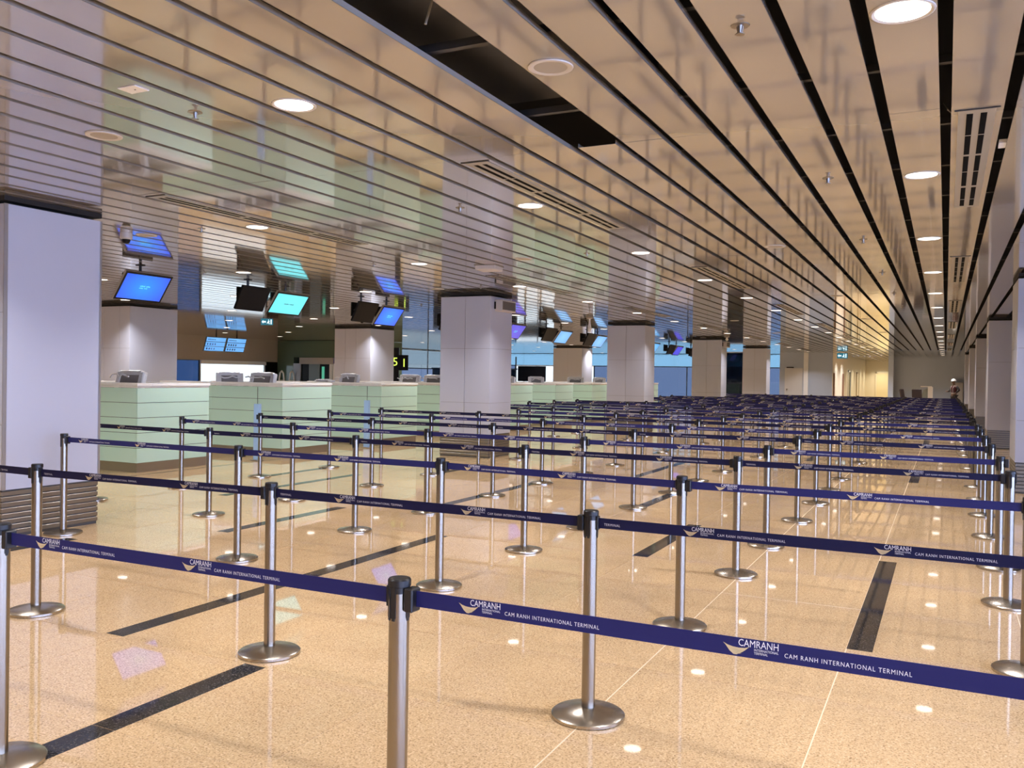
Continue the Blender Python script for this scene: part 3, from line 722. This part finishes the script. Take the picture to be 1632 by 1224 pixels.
# black sign tower with yellow 1
t = thing('sign_tower', 'black sign tower with a yellow figure 1 on its side flag', 'sign', (-19.5, 28.9, 0), .45)
link('column', boxm('column', BEZEL, -.55, -.06, 0, .30, .06, 2.62), t)
f_ = link('flag_panel', boxm('flag_panel', BEZEL, .30, -.055, 1.74, .66, .055, 2.34), t)
g = link('figure', text_mesh('1', .46, YEL, align='CENTER', depth=.002), f_, (.50, -.058, 1.88), (PI/2, 0, 0))
g = link('figure', text_mesh('5', .46, YEL, align='CENTER', depth=.002), t, (.16, -.063, 1.92), (PI/2, 0, 0))

# lift / entrance tower with green cladding
t = thing('lift_tower', 'green glass clad lift tower with grey doors behind the counters', 'lift', (-28.0, 35.0, 0))
link('cladding', MB().box(-2.55, 0, 2.35, 3.0, 3, 3.19).box(-2.55, 0, 0, -1.5, 3, 2.35).box(1.45, 0, 0, 3.0, 3, 2.35).box(-1.5, 1.2, 0, 1.45, 3, 2.35).mesh('cladding', GREENG), t)
link('sign_fascia', boxm('sign_fascia', WALLT, -1.1, -.06, 2.02, 1.0, .04, 2.34), t)
link('side_panel', boxm('side_panel', WALLW, -1.5, -.03, 0, -1.05, .04, 2.05), t)
link('door', boxm('door', mat('grey_door', (.12, .16, .18), .3), -.55, .02, 0, .12, .08, 2.02), t, )
link('door', boxm('door', BEZEL, .18, .02, 0, .72, .08, 2.02), t)
link('door_light', boxm('door_light', mat('green_light', (0, 0, 0), .4, emit=(.15, .8, .5), estr=.5), .26, .012, 1.2, .42, .02, 1.9), t)
link('dark_recess', boxm('dark_recess', BEZEL, -1.04, .05, 0, -.58, .1, 2.02), t)
link('lamp_strip', boxm('lamp_strip', SCR_BLUE, 1.12, -.04, 2.05, 1.2, .0, 2.3), t)
link('jamb', MB().box(.76, -.03, 0, .92, .06, 2.02).box(.96, -.03, 0, 1.15, .06, 2.05).mesh('jamb', LTFRAME), t)

# white chairs-like hoops (ladder tops) before the dark opening
for i, y in enumerate((34.0, 34.75)):
    t = thing('ladder_hoop', '%s of two white arched ladder tops at the dark opening' % ('left' if i == 0 else 'right'), 'ladder', (-29.4, y, 0), 0, 'white ladder tops')
    pts = [(0, -.26, 0), (0, -.17, 1.25), (0, -.12, 1.55), (0, 0, 1.66), (0, .12, 1.55), (0, .17, 1.25), (0, .26, 0)]
    b = MB()
    for p_, q_ in zip(pts, pts[1:]): b.tube(p_, q_, .038, 8)
    link('hoop', b.mesh('hoop', LTFRAME), t)
    b = MB()
    for z in (.4, .8, 1.2): b.tube((0, -.23+z*.05, z), (0, .23-z*.05, z), .02, 6)
    link('rung', b.mesh('rung', LTFRAME), t)
# large black screen seen between the counters and the bright glazing
t = thing('black_screen', 'large black screen standing in front of bright glazing behind the counters', 'screen', (-24.4, 52.5, 0))
link('panel', MB().box(-1.0, -.04, 1.25, 1.0, .04, 2.25).mesh('panel', BEZEL, bevel=.01), t)
link('stand', MB().box(-.6, -.03, 0, -.5, .03, 1.25).box(.5, -.03, 0, .6, .03, 1.25).box(-.8, -.25, 0, .8, .25, .04).mesh('stand', BEZEL), t)
# slim partition rail far left-centre
t = thing('balustrade', 'dark blue rail with glass beyond the sign tower', 'railing', (-24.5, 46, 0))
link('rail', MB().box(-3.6, -.03, 1.95, 2.2, .03, 2.02).mesh('rail', DKFRAME), t)
for x in (-3.5, -.6, 2.1):
    link('upright', MB().box(x-.03, -.03, 0, x+.03, .03, 2.7 if x > -1 else 1.95).mesh('upright', DKFRAME), t)
link('glass_pane', boxm('glass_pane', GL_GREY, -3.5, -.01, .05, 2.1, .01, 1.95), t)
t = thing('glass_partition', 'tall blue glass partition between the fourth and fifth pillars', 'partition', (-10.9, 45.5, 0))
link('glass_pane', boxm('glass_pane', GL_DEEP, -.2, 0, .05, 1.7, .02, 2.95), t)
link('glass_pane', boxm('glass_pane', GL_BLUE, 1.75, 0, .05, 2.3, .02, 2.95), t)
link('frame', MB().box(-.25, -.02, 0, -.2, .04, 3.0).box(1.7, -.02, 0, 1.75, .04, 3.0).box(-.25, -.02, 2.95, 2.35, .04, 3.0).box(-.25, -.02, 0, 2.35, .04, .05).mesh('frame', LTFRAME), t)
t = thing('tall_flagpole', 'thin dark vertical mast in front of the blue glazing', 'mast', (-16.2, 50, 0))
link('mast', MB().tube((0, 0, 0), (0, 0, 3.18), .04, 8).mesh('mast', DKFRAME), t); link('foot', boxm('foot', DKFRAME, -.15, -.15, 0, .15, .15, .02), t)

# ================================================================= FAR END DOORS AND FURNITURE
d = struct('door_1', MB().box(-4.95, 75.95, 0, -3.45, 75.99, 2.25).mesh('door_1', DOORM))
link('door_handle', boxm('door_handle', CHROME, -3.75, 75.9, .95, -3.70, 75.95, 1.2), d)
link('door_frame', MB().box(-5.05, 75.93, 0, -4.95, 75.99, 2.35).box(-3.45, 75.93, 0, -3.35, 75.99, 2.35).box(-5.05, 75.93, 2.25, -3.35, 75.99, 2.35).mesh('door_frame', CREAM), d)
d = struct('door_2', boxm('door_2', GL_GREY, -5.80, 61.8, 0, -5.76, 63.2, 2.2))
link('door_frame', MB().box(-5.8, 61.7, 0, -5.72, 61.8, 2.3).box(-5.8, 63.2, 0, -5.72, 63.3, 2.3).box(-5.8, 61.7, 2.2, -5.72, 63.3, 2.3).mesh('door_frame', LTFRAME), d)
d = struct('door_3', boxm('door_3', CREAM, -5.80, 68, 0, -5.76, 69.5, 2.15))
link('door_frame', MB().box(-5.8, 67.9, 0, -5.72, 68, 2.25).box(-5.8, 69.5, 0, -5.72, 69.6, 2.25).box(-5.8, 67.9, 2.15, -5.72, 69.6, 2.25).mesh('door_frame', mat('door_trim', (.5, .42, .3), .5)), d)
for i, y in enumerate((53.6, 58.6)):
    t = thing('timber_board', 'tall narrow brown board on the corridor wall, %s' % ('nearer one' if i == 0 else 'farther one'), 'board', (-5.78, y, 0), 0, 'brown boards on the corridor wall')
    link('board', boxm('board', BROWN, 0, -.12, 0, .05, .22, 2.05), t); link('edge', boxm('edge', mat('brown_edge', (.3, .16, .1), .5), .05, -.12, 0, .06, -.08, 2.05), t)
d = struct('door_4', boxm('door_4', mat('grey_white_door', (.55, .57, .6), .4), -8.4, 52.95, 0, -7.4, 52.99, 2.3))
link('door_handle', boxm('door_handle', CHROME, -8.3, 52.9, 1.0, -8.24, 52.95, 1.1), d)
link('door_closer', boxm('door_closer', CASE, -8.3, 52.88, 2.3, -7.9, 52.94, 2.36), d)
link('trim', boxm('trim', LTFRAME, -7.35, 52.9, 0, -7.1, 52.99, 3.19), None)['kind'] = 'structure'; bpy.data.objects['trim'].name = 'trim_2'
t = thing('wall_cabinet', 'grey upright cabinet on the end wall behind the person', 'cabinet', (.72, 60.6, 0))
link('body', MB().box(-.25, -.2, 0, .25, .38, 1.62).mesh('body', mat('cabinet_grey', (.3, .29, .27), .5), bevel=.01), t); link('door', boxm('door', mat('cabinet_door', (.34, .33, .31), .45), -.22, -.22, .1, .22, -.2, 1.55), t)
t = thing('white_kiosk', 'white desk kiosk by the end wall with a grey slanted side', 'kiosk', (-.95, 50.5, 0))
link('body', MB().box(.12, 0, 0, .35, .6, 1.35).mesh('body', TOPW), t)
b = MB(); b.poly([(-.32, .1, 0), (.12, .1, 0), (.12, .1, 1.28), (-.08, .1, 1.2), (-.15, .1, .95)], .45, (0, 1, 0)); link('side_panel', b.mesh('side_panel', mat('kiosk_grey', (.28, .32, .3), .5)), t)
link('top', MB().box(-.22, -.03, 1.35, .3, .63, 1.39).mesh('top', TOPW), t)
def office_chair(x, y, rz, label, tall):
    t = thing('office_chair', label, 'chair', (x, y, 0), rz, 'dark office chairs at the end of the hall')
    M1 = mat('dark_brown_leather', (.045, .028, .025), .5)
    link('seat', MB().box(-.24, -.24, .44, .24, .24, .54).mesh('seat', M1, bevel=.03), t)
    R_ = Matrix.Translation((0, .25, .52)) @ Matrix.Rotation(-.16, 4, 'X')
    link('backrest', MB().box(-.23, -.04, 0, .23, .05, tall, R_).mesh('backrest', M1, bevel=.03), t)
    link('column', MB().tube((0, 0, .08), (0, 0, .44), .03).mesh('column', BLKP), t)
    b = MB()
    for i in range(5): b.tube((0, 0, .1), (.3*math.cos(i*1.2566), .3*math.sin(i*1.2566), .03), .02, 6)
    link('star_base', b.mesh('star_base', BLKP), t)
    for s_ in (-1, 1): link('armrest', MB().box(s_*.27-.03, -.18, .66, s_*.27+.03, .14, .70).box(s_*.27-.02, -.02, .5, s_*.27+.02, .02, .66).mesh('armrest', BLKP), t)
office_chair(-1.55, 46.2, 1.3, 'dark brown office chair at the far end, left of the pair', .74)
office_chair(-1.15, 47.4, .35, 'dark brown office chair at the far end, nearer the kiosk', .74)

# ================================================================= PERSON
def person(x, y, rz):
    P = thing('person', 'person in white helmet and dark red vest, one hand on hip, by the end wall', 'person', (x, y, 0), rz)
    def skin(name, joints, edges, root, M_):
        me = bpy.data.meshes.new(name); me.from_pydata([j[0] for j in joints], edges, []); o = bpy.data.objects.new(name, me); COL.objects.link(o)
        md = o.modifiers.new('s', 'SKIN'); sv = me.skin_vertices[0].data
        for i, j in enumerate(joints): sv[i].radius = (j[1], j[2] if len(j) > 2 else j[1]); sv[i].use_root = (i == root)
        sd = o.modifiers.new('d', 'SUBSURF'); sd.levels = 2; sd.render_levels = 2
        dg = bpy.context.evaluated_depsgraph_get(); me2 = bpy.data.meshes.new_from_object(o.evaluated_get(dg)); bpy.data.objects.remove(o)
        me2.materials.clear(); me2.materials.append(M_)
        for f in me2.polygons: f.use_smooth = True
        return link(name, me2, P)
    SKIN_ = mat('skin', (.16, .09, .06), .55); TR = mat('dark_trousers', (.03, .028, .03), .7); VEST = mat('dark_red_vest', (.05, .005, .008), .8)
    REF = mat('reflective_tape', (.40, .36, .33), .4); HEL = mat('white_helmet', (.95, .94, .9), .3); BOOT = mat('black_boots', (.015, .015, .015), .5); SLV = mat('dark_sleeves', (.018, .010, .010), .8)
    # body: one continuous figure (faces -Y, bent arms)
    J = [((0,0,.93),.15,.11), ((0,0,1.12),.13,.10), ((0,0,1.33),.165,.11), ((0,-.0,1.46),.06,.06), ((0,-.015,1.53),.052,.055), ((0,-.03,1.62),.078,.095), ((0,-.03,1.69),.07,.085),
         ((.19,0,1.40),.058), ((.38,.05,1.18),.046), ((.22,-.08,1.02),.034), ((.17,-.10,1.00),.036),
         ((-.19,0,1.40),.058), ((-.25,-.04,1.14),.046), ((-.20,-.26,1.10),.034), ((-.18,-.33,1.11),.034),
         ((.10,0,.86),.092,.10), ((.11,-.01,.50),.062,.068), ((.12,.02,.12),.042,.048), ((.13,-.13,.045),.040,.036),
         ((-.10,0,.86),.092,.10), ((-.11,-.02,.50),.062,.068), ((-.12,.0,.12),.042,.048), ((-.13,-.15,.045),.040,.036)]
    E_ = [(0,1),(1,2),(2,3),(3,4),(4,5),(5,6),(2,7),(7,8),(8,9),(9,10),(2,11),(11,12),(12,13),(13,14),(0,15),(15,16),(16,17),(17,18),(0,19),(19,20),(20,21),(21,22)]
    skin('body', J, E_, 0, SKIN_)
    V = [((0,0,.98),.172,.13), ((0,0,1.12),.165,.135), ((0,0,1.33),.235,.15), ((0,0,1.42),.15,.12)]
    skin('vest', V, [(0,1),(1,2),(2,3)], 0, VEST)
    for s_, j in ((1, (7,8,9)), (-1, (11,12,13))):
        skin('sleeve', [(J[j[0]][0], .072), (J[j[1]][0], .058), (J[j[2]][0], .044)], [(0,1),(1,2)], 0, SLV)
    skin('trousers', [((0,0,.95),.165,.125), ((.10,0,.82),.108,.115), ((.11,-.01,.50),.078,.084), ((.12,.01,.14),.062,.066), ((-.10,0,.82),.108,.115), ((-.11,-.02,.50),.078,.084), ((-.12,0,.14),.062,.066)],
         [(0,1),(1,2),(2,3),(0,4),(4,5),(5,6)], 0, TR)
    for s_ in (1, -1):
        skin('boot', [((s_*.12,.03,.07),.06,.07), ((s_*.13,-.06,.055),.055,.05), ((s_*.13,-.16,.045),.05,.04)], [(0,1),(1,2)], 0, BOOT)
    b = MB(); b.lathe([(.178, .985), (.182, .99), (.182, 1.03), (.176, 1.035)], 20); me = b.mesh('reflective_band', REF, True)
    o = link('reflective_band', me, P); o.scale = (1, .78, 1)
    for s_ in (-1, 1): link('reflective_strap', MB().tube((s_*.08, -.125, 1.04), (s_*.09, -.15, 1.30), .012, 6).tube((s_*.09, -.15, 1.30), (s_*.10, -.06, 1.44), .012, 6).mesh('reflective_strap', REF), P)
    link('helmet', MB().lathe([(.0, 1.815), (.05, 1.808), (.09, 1.785), (.115, 1.745), (.122, 1.70), (.15, 1.695), (.15, 1.688), (.112, 1.690), (0, 1.70)], 20, 0, -.03).mesh('helmet', HEL, True), P)
    for s_ in (-1, 1): link('eye', MB().lathe([(0, -.011), (.011, 0), (0, .011)], 8).mesh('eye', BLKP, True), P, (s_*.03, -.118, 1.635))
    b = MB(); b.poly([(-.012, -.118, 1.60), (.012, -.118, 1.60), (.006, -.122, 1.635), (-.006, -.122, 1.635)], .02, (0, -1, 0)); link('nose', b.mesh('nose', SKIN_), P)
    link('mouth', boxm('mouth', mat('lips', (.2, .07, .06), .5), -.022, -.124, 1.568, .022, -.105, 1.576), P)
    # hands: palm with four fingers and a thumb each
    for (hx, hy, hz, sx, dv) in ((.17, -.10, 1.0, -1, Vector((-.35, -.75, -.4))), (-.18, -.33, 1.11, 1, Vector((.5, -.8, .1)))):
        dv = dv.normalized(); sd_ = dv.cross(Vector((0, 0, 1))).normalized(); j = [((hx, hy, hz), .024), (tuple(Vector((hx, hy, hz))+dv*.06), .024)]; ed = [(0, 1)]
        for k in range(4):
            b0 = Vector((hx, hy, hz))+dv*.07+sd_*(k-1.5)*.019; n0 = len(j); ln = (.06, .07, .065, .05)[k]
            j += [(tuple(b0), .009), (tuple(b0+dv*ln*.5+Vector((0, 0, -.01))), .008), (tuple(b0+dv*ln*.8+Vector((0, 0, -.035))), .007)]
            ed += [(1, n0), (n0, n0+1), (n0+1, n0+2)]
        n0 = len(j); b0 = Vector((hx, hy, hz))+dv*.02+sd_*.035; j += [(tuple(b0), .010), (tuple(b0+sd_*.02+dv*.03), .009)]; ed += [(0, n0), (n0, n0+1)]
        skin('hand', j, ed, 0, SKIN_)
person(.42, 55.0, -.9)
